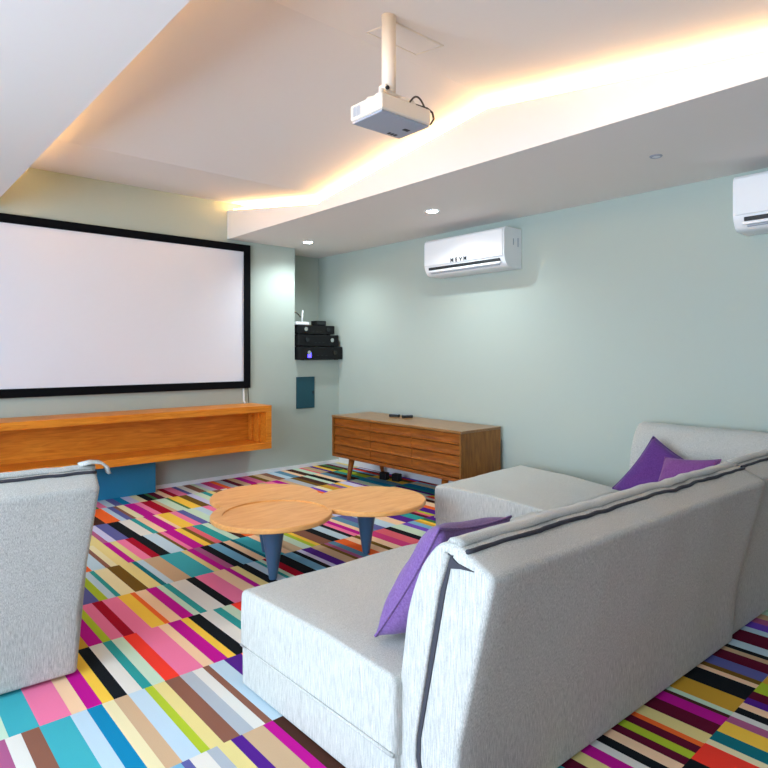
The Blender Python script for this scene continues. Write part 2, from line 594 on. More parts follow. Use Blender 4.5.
for k in range(len(edges) - 1):
    y0, y1 = edges[k], edges[k + 1]
    start, lst = ROWS.get(y0, (None, []))
    spans = []
    if lst:
        x = start
        left_end = start
        for r, c in lst:
            spans.append((x, r, c))
            x = r
        right_start = x
    else:
        left_end = right_start = 0.4
    x = left_end
    while x > XL:
        w = rng.choice((0.035, 0.045, 0.06, 0.09))
        spans.append((max(XL, x - w), x, rng.choice(names)))
        x -= w
    x = right_start
    while x < XR:
        w = rng.choice((0.035, 0.045, 0.06, 0.09))
        spans.append((x, min(XR, x + w), rng.choice(names)))
        x += w
    for a, b, c in spans:
        f = bm.faces.new([bm.verts.new(p) for p in ((a, y0, 0), (b, y0, 0), (b, y1, 0), (a, y1, 0))])
        f.material_index = idx[c]


def carpet_mat(n, rgb):
    m = plain('carpet_' + n, rgb, 0.95, bump=0.5, scale=420, var=0.10, spec=0.1)
    return m


fl = struct('floor', bm, [carpet_mat(n, PAL[n]) for n in names])

# ------------------------------------------------------------------ projection screen
SX0, SX1, SZ0, SZ1 = 0.50, 2.925, 0.86, 2.247
t = thing('projection_screen', 'large white projection screen with black border hung on the far wall', 'screen', (1.71, YB, 0.86))
bm = bmesh.new()
fw, ox, oz = 0.068, 1.71, 0.86
x0, x1, z0, z1 = SX0 - ox, SX1 - ox, 0.0, SZ1 - SZ0
box(bm, x0, x1, -0.045, -0.004, z0, z0 + fw, 0.004)
box(bm, x0, x1, -0.045, -0.004, z1 - fw, z1, 0.004)
box(bm, x0, x0 + fw, -0.045, -0.004, z0 + fw * 0.9, z1 - fw * 0.9, 0.004)
box(bm, x1 - fw, x1, -0.045, -0.004, z0 + fw * 0.9, z1 - fw * 0.9, 0.004)
link('frame', bm, M['blackframe'], t)
boxo('screen_surface', (x0 + 0.03, x1 - 0.03, -0.030, -0.022, z0 + 0.03, z1 - 0.03), M['screen'], t)
boxo('badge', (0.72 - ox + 0.06, 0.735 - ox + 0.06, -0.048, -0.044, z1 - 0.045, z1 - 0.030), M['greyplastic'], t)

# ------------------------------------------------------------------ floating shelf
t = thing('floating_shelf', 'long open orange wooden box shelf fixed to the wall below the screen', 'shelf', (1.7, YB, 0.3))
FX0, FX1, FY, FZ0, FZ1, TH = 0.35, 2.965, 4.95, 0.306, 0.710, 0.058
boxo('top_panel', (FX0 - 1.7, FX1 - 1.7, FY - YB, -0.001, FZ1 - TH - 0.3, FZ1 - 0.3), M['shelfwood'], t, 0.003)
boxo('bottom_panel', (FX0 - 1.7, FX1 - 1.7, FY - YB, -0.001, FZ0 - 0.3, FZ0 + TH - 0.3), M['shelfwood'], t, 0.003)
for a in (FX0, FX1 - TH):
    boxo('side_panel', (a - 1.7, a + TH - 1.7, FY - YB + 0.001, -0.001, FZ0 + TH - 0.3, FZ1 - TH - 0.3), M['shelfwood'], t, 0.003)
boxo('back_panel', (FX0 + TH - 1.7, FX1 - TH - 1.7, -0.05, -0.02, FZ0 + TH - 0.3, FZ1 - TH - 0.3), M['shelfwood'], t)
for y in (-0.26, -0.13):
    boxo('upright_batten', (FX1 - TH - 0.022 - 1.7, FX1 - TH - 1.7, y, y + 0.06, FZ0 + TH - 0.3, FZ1 - TH - 0.3), M['shelfwood'], t, 0.003)

# cable dropping from the screen to the shelf
bm = bmesh.new()
tube(bm, [(2.86, YB - 0.02, 0.865), (2.862, YB - 0.022, 0.80), (2.858, YB - 0.03, 0.74), (2.862, YB - 0.05, 0.716)], 0.009, 8)
tag(link('screen_cable', bm, M['white'], smooth=True), 'short white cable dropping from the screen onto the shelf end', 'cable')
bm = bmesh.new()
tube(bm, [(2.912, YB - 0.014, 0.865), (2.915, YB - 0.016, 0.79), (2.912, YB - 0.03, 0.716)], 0.004, 8)
tag(link('screen_cable', bm, M['cable'], smooth=True), 'thin dark cable beside the white one behind the shelf end', 'cable')

# blue low panel under the shelf
t = thing('blue_cabinet', 'low petrol blue cabinet standing on the carpet under the floating shelf', 'cabinet', (1.5, 5.27, 0))
boxo('body', (-0.9, 0.475, -0.06, 0.03, 0.001, 0.298), M['blue'], t, 0.002)

# ------------------------------------------------------------------ recess with audio equipment
def amp(name, x0, x1, y0, y1, z0, z1, label, seed, light=None):
    cx = (x0 + x1) / 2
    t = thing(name, label, 'amplifier', (cx, y0, z0), group='stacked audio units in the corner recess')
    h, w = z1 - z0, (x1 - x0) / 2
    boxo('case', (-w, w, 0.012, y1 - y0, 0.006, h - 0.002), M['black'], t, 0.003)
    boxo('front_panel', (-w, w, 0.0, 0.012, 0.006, h - 0.004), M['black'], t, 0.003)
    r = random.Random(seed)
    for k, px in enumerate((-0.62, 0.62)):
        bm = bmesh.new()
        tube(bm, [(px * w, 0.0, h * 0.55), (px * w, -0.016, h * 0.55)], min(0.022, h * 0.25), 16)
        link('knob', bm, M['chrome'] if (k + seed) % 2 else M['dark'], t)
    for px in (-0.2, 0.0, 0.2):
        boxo('button', (px * w - 0.012, px * w + 0.012, -0.004, 0.001, h * 0.3, h * 0.3 + 0.008), M['dark'], t)
    for px in (-0.8, 0.8):
        boxo('foot', (px * w - 0.015, px * w + 0.015, 0.03, 0.06, 0.0, 0.006), M['black'], t)
    if light:
        boxo('indicator_lamp', (light * w - 0.022, light * w + 0.022, -0.003, 0.001, h * 0.18, h * 0.55), M['bluelamp'], t)
    return t


amp('amplifier', 3.475, 4.022, 5.24, 5.66, NZ, 1.268, 'lowest black amplifier in the corner recess with blue indicator light', 1, -0.58)
amp('amplifier', 3.475, 3.985, 5.26, 5.66, 1.268, 1.395, 'middle black amplifier of the stack in the corner recess', 2)
amp('amplifier', 3.475, 3.945, 5.28, 5.66, 1.395, 1.495, 'topmost black amplifier of the stack, under the white router', 3)
t = thing('router', 'small white router with antenna on top of the audio stack', 'router', (3.55, 5.36, 1.495))
boxo('body', (-0.075, 0.085, -0.05, 0.06, 0.0, 0.032), M['white'], t, 0.006)
bm = bmesh.new()
tube(bm, [(0.045, 0.03, 0.03), (0.05, 0.02, 0.16)], [0.009, 0.007], 10)
link('antenna', bm, M['white'], t, True)
bm = bmesh.new()
tube(bm, [(3.47 + 0.14 * (k / 14.0), 5.44, 1.53 + 0.10 * math.sin(PI * (0.12 + 0.7 * k / 14.0))) for k in range(15)], 0.006, 8)
tag(link('network_cable', bm, M['cable'], smooth=True), 'dark cable looping up behind the white router', 'cable')
t = thing('set_top_box', 'small black box on top of the audio stack right of the router', 'media box', (3.79, 5.36, 1.495))
boxo('body', (-0.065, 0.065, -0.05, 0.05, 0.0, 0.05), M['black'], t, 0.005)
boxo('front_panel', (-0.05, 0.05, -0.053, -0.049, 0.012, 0.040), M['dark'], t)

t = thing('wall_panel', 'dark teal metal access panel on the wall below the audio recess', 'panel', (3.588, YB, 0.62))
boxo('cover', (-0.113, 0.113, -0.014, -0.001, 0.0, 0.33), M['tealplate'], t, 0.003)
boxo('latch', (0.085, 0.1, -0.018, -0.013, 0.15, 0.18), M['dark'], t)

# ------------------------------------------------------------------ air conditioners
def letters(txt, size, mat, parent, loc, rot):
    cu = bpy.data.curves.new('letter', 'FONT')
    cu.body = txt
    cu.size = size
    cu.extrude = 0.0012
    cu.offset = 0.0022
    cu.align_x = 'CENTER'
    cu.space_character = 1.35
    o = bpy.data.objects.new('letter', cu)
    COL.objects.link(o)
    dg = bpy.context.evaluated_depsgraph_get()
    me = bpy.data.meshes.new_from_object(o.evaluated_get(dg))
    bpy.data.objects.remove(o)
    m = bpy.data.objects.new('letter', me)
    me.materials.clear()
    me.materials.append(mat)
    COL.objects.link(m)
    m.parent = parent
    m.location = loc
    m.rotation_euler = rot
    return m


def air_con(y0, z0, label):
    """wall unit; local: x out of the wall (towards -X), y along the wall"""
    t = thing('air_conditioner', label, 'air conditioner', (XR, y0, z0), group='split air conditioners on the right wall')
    W, Hh, D = 0.87, 0.315, 0.228
    prof = round_poly([(-0.002, 0.0, 0), (-0.002, Hh, 0.004), (-D + 0.02, Hh, 0.02), (-D, Hh - 0.03, 0.02),
                       (-D, 0.075, 0.03), (-D + 0.035, 0.012, 0.03), (-D + 0.08, 0.0, 0.02)])
    bm = bmesh.new()
    rot = lambda q: Vector((q.y, q.x, q.z))
    loft(bm, prof, 0.0, W, r=0.0015, n=2, wob=0.0, mapf=rot)
    link('body', bm, M['white'], t)
    # front cover, a shallow panel with a shadow line at its lower edge
    boxo('front_cover', (-D - 0.010, -D + 0.002, 0.012, W - 0.012, 0.085, Hh - 0.020), M['white'], t, 0.005)
    g = boxo('air_outlet', (-D - 0.006, -D + 0.03, 0.045, W - 0.06, 0.048, 0.070), M['dark'], t)
    for k in range(14):
        yy = 0.075 + k * (W - 0.16) / 13
        boxo('vane', (-D - 0.0085, -D - 0.004, yy, yy + 0.007, 0.050, 0.068), M['zip'], g)
    boxo('louvre', (-D - 0.004, -D + 0.02, 0.04, W - 0.05, 0.028, 0.046), M['white'], t, 0.003)
    boxo('louvre_gap', (-D + 0.010, -D + 0.03, 0.06, W - 0.07, 0.018, 0.023), M['greyplastic'], t)
    for k, ch in enumerate('MEVM'):
        letters(ch, 0.044, M['dark'], t, (-D - 0.0110, W * 0.53 + 0.072 - 0.048 * k, 0.092), (PI / 2, 0, -PI / 2))
    boxo('side_vent', (-0.115, -0.105, -0.001, 0.004, 0.18, 0.23), M['greyplastic'], t)
    boxo('side_vent', (-0.055, -0.045, -0.001, 0.004, 0.17, 0.24), M['greyplastic'], t)
    return t


air_con(2.900, 1.873, 'white wall air conditioner in full view above the wooden sideboard')
air_con(0.410, 1.900, 'white wall air conditioner cut off by the right edge of the picture')

# ------------------------------------------------------------------ recessed ceiling lights
def downlight(x, y, label, lit=True):
    t = thing('downlight', label, 'ceiling light', (x, y, ZS), group='recessed lights in the right lowered ceiling')
    bm = bmesh.new()
    seg = 32
    ro, ri = (0.054, 0.044) if lit else (0.034, 0.022)
    a = [[bm.verts.new((r * math.cos(2 * PI * k / seg), r * math.sin(2 * PI * k / seg), z)) for k in range(seg)]
         for r, z in ((ro, -0.0005), (ro - 0.004, -0.006), (ri, -0.006), (ri, -0.001))]
    for p, q in zip(a, a[1:]):
        for k in range(seg):
            bm.faces.new((p[k], p[(k + 1) % seg], q[(k + 1) % seg], q[k]))
    link('trim_ring', bm, M['trim'] if lit else M['greyplastic'], t, True)
    bm = bmesh.new()
    lathe(bm, [(ri, -0.004), (ri, -0.001)], seg=seg)
    link('lamp', bm, M['lamp'] if lit else M['trim'], t)
    if lit:
        l = bpy.data.lights.new('downlight_beam', 'SPOT')
        l.energy = SPOT_POWER
        l.spot_size = math.radians(150)
        l.spot_blend = 1.0
        l.shadow_soft_size = 0.02
        l.color = (0.86, 0.96, 1.0)
        o = bpy.data.objects.new('downlight_beam', l)
        COL.objects.link(o)
        o.parent = t
        o.location = (0, 0, -0.02)
    return t


downlight(3.356, 4.925, 'lit recessed ceiling light nearest the far wall')
downlight(3.334, 3.223, 'lit recessed ceiling light beside the air conditioner in full view')
downlight(3.328, 1.507, 'unlit flush ceiling light between the two air conditioners', False)

# ------------------------------------------------------------------ projector and hatch
PX, PY = 1.69, 1.885
t = thing('projector', 'white projector hanging from a ceiling pole', 'projector', (PX, PY, 2.152))
bm = bmesh.new()
box(bm, -0.128, 0.150, -0.100, 0.098, 0.010, 0.076, 0.008)
link('body', bm, M['cream'], t)
bm = bmesh.new()
box(bm, -0.122, 0.145, -0.094, 0.092, 0.0, 0.010, 0.004)
link('underside', bm, M['greyplastic'], t)
bm = bmesh.new()
for k in range(3):
    box(bm, 0.055 + k * 0.018, 0.067 + k * 0.018, 0.055, 0.075, -0.001, 0.002)
link('underside_slot', bm, M['dark'], t)
boxo('underside_latch', (0.075, 0.105, -0.02, -0.002, -0.002, 0.002), M['dark'], t)
bm = bmesh.new()
tube(bm, [(0.05, 0.096, 0.042), (0.05, 0.112, 0.042)], [0.026, 0.022], 20)
link('lens', bm, M['dark'], t)
bm = bmesh.new()
for k in range(6):
    box(bm, -0.1295, -0.1275, 0.03 + k * 0.009, 0.035 + k * 0.009, 0.022, 0.064)
link('side_vent', bm, M['greyplastic'], t)
bm = bmesh.new()
box(bm, -0.05, 0.06, -0.03, 0.03, 0.118, 0.128, 0.003)
box(bm, -0.040, 0.012, -0.022, 0.022, 0.128, 0.160, 0.006)
for ax, ay in ((-0.1, -0.06), (0.11, -0.06), (-0.08, 0.07), (0.11, 0.07)):
    tube(bm, [(ax * 0.35, ay * 0.3, 0.122), (ax * 0.8, ay * 0.8, 0.112), (ax, ay, 0.074)], 0.008, 8)
link('mount_bracket', bm, M['cream'], t)
ptop = zc(PY) - 2.152
bm = bmesh.new()
tube(bm, [(0, 0, 0.135), (0, 0, ptop + 0.004)], 0.030, 24)
link('pole', bm, M['cream'], t, True)
bm = bmesh.new()
tube(bm, [(-0.03, -0.020, 0.142), (-0.03, -0.030, 0.142)], 0.008, 10)
link('bolt', bm, M['dark'], t)
bm = bmesh.new()
tube(bm, [(0.05 + 0.13 * k / 12, -0.06 + 0.01 * k / 12, 0.076 + 0.058 * math.sin(PI * k / 12)) for k in range(13)], 0.004, 8)
tube(bm, [(0.10, -0.05, 0.10), (0.17, -0.06, 0.098), (0.195, -0.065, 0.085), (0.204, -0.065, 0.06), (0.19, -0.06, 0.036), (0.148, -0.055, 0.032)], 0.0045, 8)
link('cable', bm, M['cable'], t, True)

# ceiling access hatch behind the pole, lying on the slope of the folded ceiling
hx0, hx1, hy0, hy1 = 1.735, 2.045, 1.90, 2.085
slope = math.atan2(zc(2.1) - zc(1.9), 0.2)
t = thing('ceiling_hatch', 'pale square access hatch in the ceiling behind the projector pole', 'hatch', ((hx0 + hx1) / 2, (hy0 + hy1) / 2, zc((hy0 + hy1) / 2)))
t.rotation_euler = (slope, 0, 0)
w, d = (hx1 - hx0) / 2, (hy1 - hy0) / 2
bm = bmesh.new()
box(bm, -w, w, -d, -d + 0.006, -0.004, -0.0005)
box(bm, -w, w, d - 0.006, d, -0.004, -0.0005)
box(bm, -w, -w + 0.006, -d, d, -0.004, -0.0005)
box(bm, w - 0.006, w, -d, d, -0.004, -0.0005)
link('frame', bm, M['cream'], t)
boxo('cover', (-w + 0.010, w - 0.010, -d + 0.010, d - 0.010, -0.003, -0.0005), M['ceil'], t)

# ------------------------------------------------------------------ sideboard
t = thing('sideboard', 'long teak sideboard with ribbed drawers against the right wall', 'sideboard', (3.74, 3.90, 0))
bx, ex = -0.24, 0.245            # front and rear faces in local x
ya, yb, zb, zt = -0.825, 0.825, 0.205, 0.600
bm = bmesh.new()
box(bm, bx - 0.004, ex, ya - 0.004, yb + 0.004, zt - 0.020, zt, 0.003)
link('top', bm, M['teaktop_sheen'], t)
boxo('bottom_panel', (bx + 0.0, ex, ya, yb, zb, zb + 0.026), M['teak'], t, 0.002)
for a in (ya, yb - 0.020):
    boxo('side_panel', (bx - 0.001, ex, a, a + 0.020, zb + 0.002, zt - 0.018), M['teakend'], t, 0.002)
boxo('back_panel', (ex - 0.012, ex - 0.002, ya + 0.02, yb - 0.02, zb + 0.02, zt - 0.02), M['teak'], t)
ncol, nrow = 3, 4
cw = (yb - ya - 0.044) / ncol
rh = (zt - 0.022 - zb - 0.030) / nrow
for c in range(ncol):
    for r in range(nrow):
        y0 = ya + 0.022 + c * cw + 0.002
        y1 = y0 + cw - 0.004
        z0 = zb + 0.028 + r * rh
        bm = bmesh.new()
        lip = 0.016 if r in (1, 3) else 0.006
        prof = [(bx + 0.20, 0.002), (bx + 0.20, rh - 0.003), (bx + 0.018, rh - 0.003), (bx + 0.016, rh * 0.45),
                (bx + 0.010, rh * 0.22), (bx + 0.016 - lip, 0.014), (bx + 0.016 - lip, 0.006), (bx + 0.016, 0.002)]
        pr = [(a, z0 + b) for a, b in prof]
        va = [bm.verts.new((a, y0, b)) for a, b in pr]
        vb = [bm.verts.new((a, y1, b)) for a, b in pr]
        n = len(pr)
        bm.faces.new(va)
        bm.faces.new(vb[::-1])
        for i in range(n):
            bm.faces.new((va[i], vb[i], vb[(i + 1) % n], va[(i + 1) % n]))
        link('drawer', bm, M['teak'], t)
for sx, sy in ((-1, -1), (-1, 1), (1, -1), (1, 1)):
    bm = bmesh.new()
    px, py = (bx + 0.07 if sx < 0 else ex - 0.07), sy * 0.60
    tube(bm, [(px, py, zb + 0.004), (px + sx * 0.045, py + sy * 0.0, 0.0)], [0.030, 0.017], 16)
    link('leg', bm, M['teak'], t, True)

for k, (x, y, rz, lab) in enumerate(((3.84, 4.20, 0.3, 'small dark remote control on the sideboard, farther from the camera of two'),
                                     (3.87, 4.06, 1.2, 'small dark remote control on the sideboard, nearer to the camera of two'))):
    r = thing('remote_control', lab, 'remote', (x, y, zt), rz, 'remotes on the sideboard')
    boxo('body', (-0.022, 0.022, -0.05, 0.05, 0.0, 0.024), M['dark'], r, 0.004)
    bm = bmesh.new()
    for i in range(5):
        for j in range(3):
            box(bm, -0.014 + j * 0.011, -0.008 + j * 0.011, -0.04 + i * 0.017, -0.031 + i * 0.017, 0.023, 0.026)
    link('keypad', bm, M['greyplastic'], r)
for k, (x, y, lab) in enumerate(((3.80, 4.30, 'black power adapter on the carpet under the sideboard, nearer its leg'),
                                 (3.84, 4.17, 'black power adapter on the carpet under the sideboard, farther from its leg'))):
    p = thing('power_adapter', lab, 'power adapter', (x, y, 0.0), 0.2, 'adapters under the sideboard')
    boxo('body', (-0.03, 0.03, -0.04, 0.04, 0.001, 0.07), M['black'], p, 0.006)
    boxo('socket', (-0.012, 0.012, -0.046, -0.038, 0.02, 0.04), M['dark'], p)

# ------------------------------------------------------------------ clover coffee table
C1, C2, C3 = (1.685, 2.80), (2.32, 2.79), (1.884, 3.218)
TR, TZ = 0.325, 0.34


def circle(c, r, n=96):
    return [(c[0] + r * math.cos(2 * PI * k / n), c[1] + r * math.sin(2 * PI * k / n)) for k in range(n)]


def clover(cs, r):
    cx = sum(c[0] for c in cs) / 3
    cy = sum(c[1] for c in cs) / 3
    out = []
    for k in range(240):
        a = 2 * PI * k / 240
        d = Vector((math.cos(a), math.sin(a)))
        best = 0
        for c in cs:
            o = Vector((cx - c[0], cy - c[1]))
            b = o.dot(d)
            q = b * b - (o.length_squared - r * r)
            if q >= 0:
                best = max(best, -b + math.sqrt(q))
        out.append((cx + d.x * best, cy + d.y * best))
    return out


tx, ty = 1.96, 2.94
t = thing('coffee_table', 'clover-shaped orange wooden coffee table on blue conical legs', 'table', (tx, ty, 0))
cs = [(c[0] - tx, c[1] - ty) for c in (C1, C2, C3)]
csd = [(cs[0][0] + 0.028, cs[0][1] + 0.055), (cs[1][0] - 0.004, cs[1][1] - 0.05), (cs[2][0], cs[2][1])]
from mathutils.geometry import tessellate_polygon
outer = clover(csd, TR)
ocx, ocy = sum(p[0] for p in outer) / len(outer), sum(p[1] for p in outer) / len(outer)
ins = []
for k, p in enumerate(outer):                       # small softened top edge
    tv = Vector(outer[(k + 1) % len(outer)]) - Vector(outer[k - 1])
    nv = Vector((tv.y, -tv.x)).normalized() * 0.005
    ins.append((p[0] - nv.x, p[1] - nv.y))
hole = circle((csd[0][0] + 0.012, csd[0][1] - 0.020), 0.283)
bm = bmesh.new()
va = [bm.verts.new((x, y, TZ)) for x, y in ins]
vh = [bm.verts.new((x, y, TZ)) for x, y in hole]
allv = va + vh
for tri in tessellate_polygon([[Vector((x, y, 0)) for x, y in ins], [Vector((x, y, 0)) for x, y in hole]]):
    bm.faces.new([allv[k] for k in tri])
vo = [bm.verts.new((x, y, TZ - 0.006)) for x, y in outer]
vm = [bm.verts.new((x, y, TZ - 0.022)) for x, y in outer]
vb = [bm.verts.new((x, y, TZ - 0.027)) for x, y in ins]
n = len(outer)
for a, b in ((va, vo), (vo, vm), (vm, vb)):
    for k in range(n):
        bm.faces.new((a[k], a[(k + 1) % n], b[(k + 1) % n], b[k]))
bm.faces.new(vb)
vf = [bm.verts.new((x, y, TZ - 0.009)) for x, y in hole]
m = len(hole)
for k in range(m):
    bm.faces.new((vh[k], vh[(k + 1) % m], vf[(k + 1) % m], vf[k]))
bm.faces.new(vf)
link('tabletop', bm, M['tablewood'], t)
for c in cs:
    bm = bmesh.new()
    lathe(bm, [(0.019, 0.0), (0.021, 0.004), (0.068, TZ - 0.029), (0.068, TZ - 0.026)], (c[0], c[1], 0.0), 28)
    link('leg', bm, M['leg'], t)

# ------------------------------------------------------------------ sofa modules
BACK = round_poly([(0.0, 0.012, 0.015), (-0.015, 0.25, 0.0), (-0.125, 0.690, 0.018), (-0.010, 0.745, 0.02), (0.055, 0.735, 0.04),
                   (0.135, 0.640, 0.06), (0.175, 0.50, 0.05), (0.205, 0.28, 0.05), (0.210, 0.012, 0.015)], 4)


def quad_map(q, x0, x1, y0, y1):
    """bilinear warp of the plan rectangle to the quadrilateral q = (x0y0, x1y0, x1y1, x0y1)"""
    A, B, Cc, D = [Vector(p) for p in q]

    def f(p):
        u, v = (p.x - x0) / (x1 - x0), (p.y - y0) / (y1 - y0)
        r = A * (1 - u) * (1 - v) + B * u * (1 - v) + Cc * u * v + D * (1 - u) * v
        return Vector((r.x, r.y, p.z))
    return f


def seat_parts(t, x0, x1, y0, y1, seed, mapf=None, top=0.35):
    bm = bmesh.new()
    pr = round_poly([(y0 + 0.006, 0.004, 0.01), (y1 - 0.006, 0.004, 0.01), (y1 - 0.004, 0.150, 0.012), (y0 + 0.006, 0.150, 0.012)], 3)
    loft(bm, pr, x0 + 0.005, x1 - 0.005, r=0.008, n=14, wob=0.002, seed=seed, mapf=mapf)
    link('base', bm, M['linen'], t, True)
    bm = bmesh.new()
    ym = (y0 + y1) / 2
    pr = round_poly([(y0, 0.138, 0.008), (y1, 0.138, 0.008), (y1 + 0.004, 0.25, 0.0), (y1, top, 0.035), (ym, top + 0.012, 0.1),
                     (y0, top, 0.03)], 5)
    loft(bm, pr, x0, x1, r=0.014, n=20, wob=0.006, seed=seed + 3, mapf=mapf)
    link('seat_cushion', bm, M['linen'], t, True)
    bm = bmesh.new()
    pts = []
    for (ax, ay), (bx_, by_) in zip(((x0 + 0.001, y0 + 0.004), (x0 + 0.003, y1 - 0.003), (x1 - 0.003, y1 - 0.003)), ((x0 + 0.003, y1 - 0.003), (x1 - 0.003, y1 - 0.003), (x1 - 0.001, y0 + 0.004))):
        for k in range(8):
            pts.append(Vector((ax + (bx_ - ax) * k / 8, ay + (by_ - ay) * k / 8, 0.145)))
    pts.append(Vector((x1 - 0.001, y0 + 0.004, 0.145)))
    if mapf:
        pts = [mapf(p) for p in pts]
    tube(bm, pts, 0.006, 8)
    link('piping', bm, M['linen'], t, True)


def back_parts(t, x0, x1, seed, lean=0.0, up=0.0, lips=(True, True)):
    def mp(q):
        k = max(0.0, min(1.0, q.z / 0.745))
        return Vector((q.x + lean * k * k, q.y, q.z + up * k))
    bm = bmesh.new()
    loft(bm, BACK, x0, x1, r=0.016, n=36, wob=0.006, seed=seed, mapf=mp)
    b = link('backrest', bm, M['linen'], t, True)
    # seam round the back cushion: dark zip line down the ends, folded flange along the top
    side = [(0.115, 0.135), (0.125, 0.165), (0.118, 0.22), (0.070, 0.45), (0.035, 0.62), (0.004, 0.715)]
    for s, x in ((-1, x0), (1, x1)):
        bm = bmesh.new()
        n = len(side)
        inner, outer = [], []
        for k, (y, z) in enumerate(side):
            wdt = 0.010 + 0.003 * math.sin(k * 2.1)
            inner.append((y - wdt, z))
            outer.append((y + wdt * 0.3, z))
        va = [[bm.verts.new(mp(Vector((x + s * d, p[0], p[1])))) for p in inner] for d in (0.0035, -0.012)]
        vb = [[bm.verts.new(mp(Vector((x + s * d, p[0], p[1])))) for p in outer] for d in (0.0035, -0.012)]
        for k in range(n - 1):
            bm.faces.new((va[0][k], va[0][k + 1], vb[0][k + 1], vb[0][k]))
            bm.faces.new((va[1][k], vb[1][k], vb[1][k + 1], va[1][k + 1]))
            bm.faces.new((va[0][k], va[1][k], va[1][k + 1], va[0][k + 1]))
            bm.faces.new((vb[0][k], vb[0][k + 1], vb[1][k + 1], vb[1][k]))
        link('zip', bm, M['zip'], b)
        if not lips[0 if s < 0 else 1]:
            continue
        # pale lip of the front cover standing beside the zip
        bm = bmesh.new()
        pts = [mp(Vector((x + s * 0.004, y + 0.009 + 0.003 * math.sin(z * 31), z))) for y, z in side]
        tube(bm, pts, [0.005, 0.006, 0.006, 0.007, 0.008, 0.010], 8)
        link('end_lip', bm, M['linen'], b, True)
    for s, x in ((-1, x0), (1, x1)):        # dark wedge painting the shade in the fold where the seams meet
        bm = bmesh.new()
        pr = [(0.012, 0.716), (-0.020, 0.700), (-0.072, 0.694), (-0.030, 0.690), (0.004, 0.682), (0.016, 0.694)]
        a = [bm.verts.new(mp(Vector((x + s * 0.0045, p, q)))) for p, q in pr]
        c = [bm.verts.new(mp(Vector((x - s * 0.015, p, q)))) for p, q in pr]
        bm.faces.new(a)
        bm.faces.new(c[::-1])
        for k in range(len(pr)):
            bm.faces.new((a[k], c[k], c[(k + 1) % len(pr)], a[(k + 1) % len(pr)]))
        link('fold_shade', bm, M['zip'], b)
    bm = bmesh.new()
    N = 70
    rows = []
    for k in range(N + 1):
        x = x0 + 0.004 + (x1 - x0 - 0.008) * k / N
        w = 0.006 * noise.noise(Vector((x * 6, seed, 0))) + 0.004 * noise.noise(Vector((x * 17, seed, 2)))
        e = 0.012 * max(0.0, noise.noise(Vector((x * 4.5, seed + 5, 1))))
        y = 0.010 + w
        z = 0.746 + 0.5 * w
        rows.append([bm.verts.new(mp(Vector(p))) for p in ((x, y + 0.012, z - 0.004), (x, y + 0.002, z + 0.007), (x, y - 0.020, z + 0.006 + e),
                                               (x, y - 0.034 - e, z - 0.004 + e), (x, y - 0.031 - e, z - 0.009 + e), (x, y - 0.018, z - 0.002 + e * 0.8), (x, y, z - 0.006))])
    for a, c in zip(rows, rows[1:]):
        m = len(a)
        for k in range(m):
            bm.faces.new((a[k], a[(k + 1) % m], c[(k + 1) % m], c[k]))
    bm.faces.new(rows[0][::-1])
    bm.faces.new(rows[-1])
    link('top_flange', bm, M['linen'], b, True)
    bm = bmesh.new()
    pts = []
    for k in range(N + 1):
        x = x0 + 0.004 + (x1 - x0 - 0.008) * k / N
        w = 0.006 * noise.noise(Vector((x * 6, seed, 0))) + 0.004 * noise.noise(Vector((x * 17, seed, 2)))
        pts.append(mp(Vector((x, -0.043 + w, 0.732 + 0.5 * w))))
    tube(bm, pts, 0.006, 6)
    link('top_shadow_line', bm, M['zip'], b, True)  # dark tube drawing the shadow line beneath the flange


def flap(t, x1):
    """loose end of the top seam curling over the corner"""
    bm = bmesh.new()
    pts = [(x1 - 0.06, -0.012, 0.788), (x1 - 0.02, -0.013, 0.795), (x1 + 0.012, -0.013, 0.790), (x1 + 0.034, -0.012, 0.772), (x1 + 0.042, -0.010, 0.745)]
    rows = []
    for k, p in enumerate(pts):
        d = Vector(pts[min(k + 1, 4)]) - Vector(pts[max(k - 1, 0)])
        n = Vector((d.z, 0, -d.x)).normalized() * 0.005
        rows.append([bm.verts.new(Vector(p) + o) for o in (n + Vector((0, -0.03, 0)), n + Vector((0, 0.012, 0)), -n + Vector((0, 0.012, 0)), -n + Vector((0, -0.03, 0)))])
    for a, b in zip(rows, rows[1:]):
        for k in range(4):
            bm.faces.new((a[k], a[(k + 1) % 4], b[(k + 1) % 4], b[k]))
    bm.faces.new(rows[0][::-1])
    bm.faces.new(rows[-1])
    link('seam_flap', bm, M['linen'], t, True)


def sofa(name, label, loc, rz, w, depth, seed, q=None, lean=0.0, up=0.0, lips=(True, False)):
    t = thing(name, label, 'sofa', loc, rz, 'grey linen sofa modules')
    seat_parts(t, -w / 2, w / 2, 0.185, depth, seed, quad_map(q, -w / 2, w / 2, 0.185, depth) if q else None)
    back_parts(t, -w / 2, w / 2, seed, lean, up, lips)
    return t


RZ = math.radians(-2.2)
# near sofa: rear edge bottom runs from (1.085, .980) to (2.745, .916)
sofa('sofa', 'grey linen sofa with its back to the camera and one purple cushion', (1.907, 0.949, 0.0), RZ, 1.645, 1.005, 1.0,
     ((-0.850, 0.185), (0.8225, 0.185), (0.8225, 1.005), (-0.888, 1.005)))
# left sofa
left = sofa('sofa', 'grey linen sofa cut off by the left edge of the picture', (-0.165, 2.478, 0.0), math.radians(-3.0), 1.60, 1.0, 4.0, None, 0.06, 0.03, (False, True))
flap(left, 0.80 + 0.06)
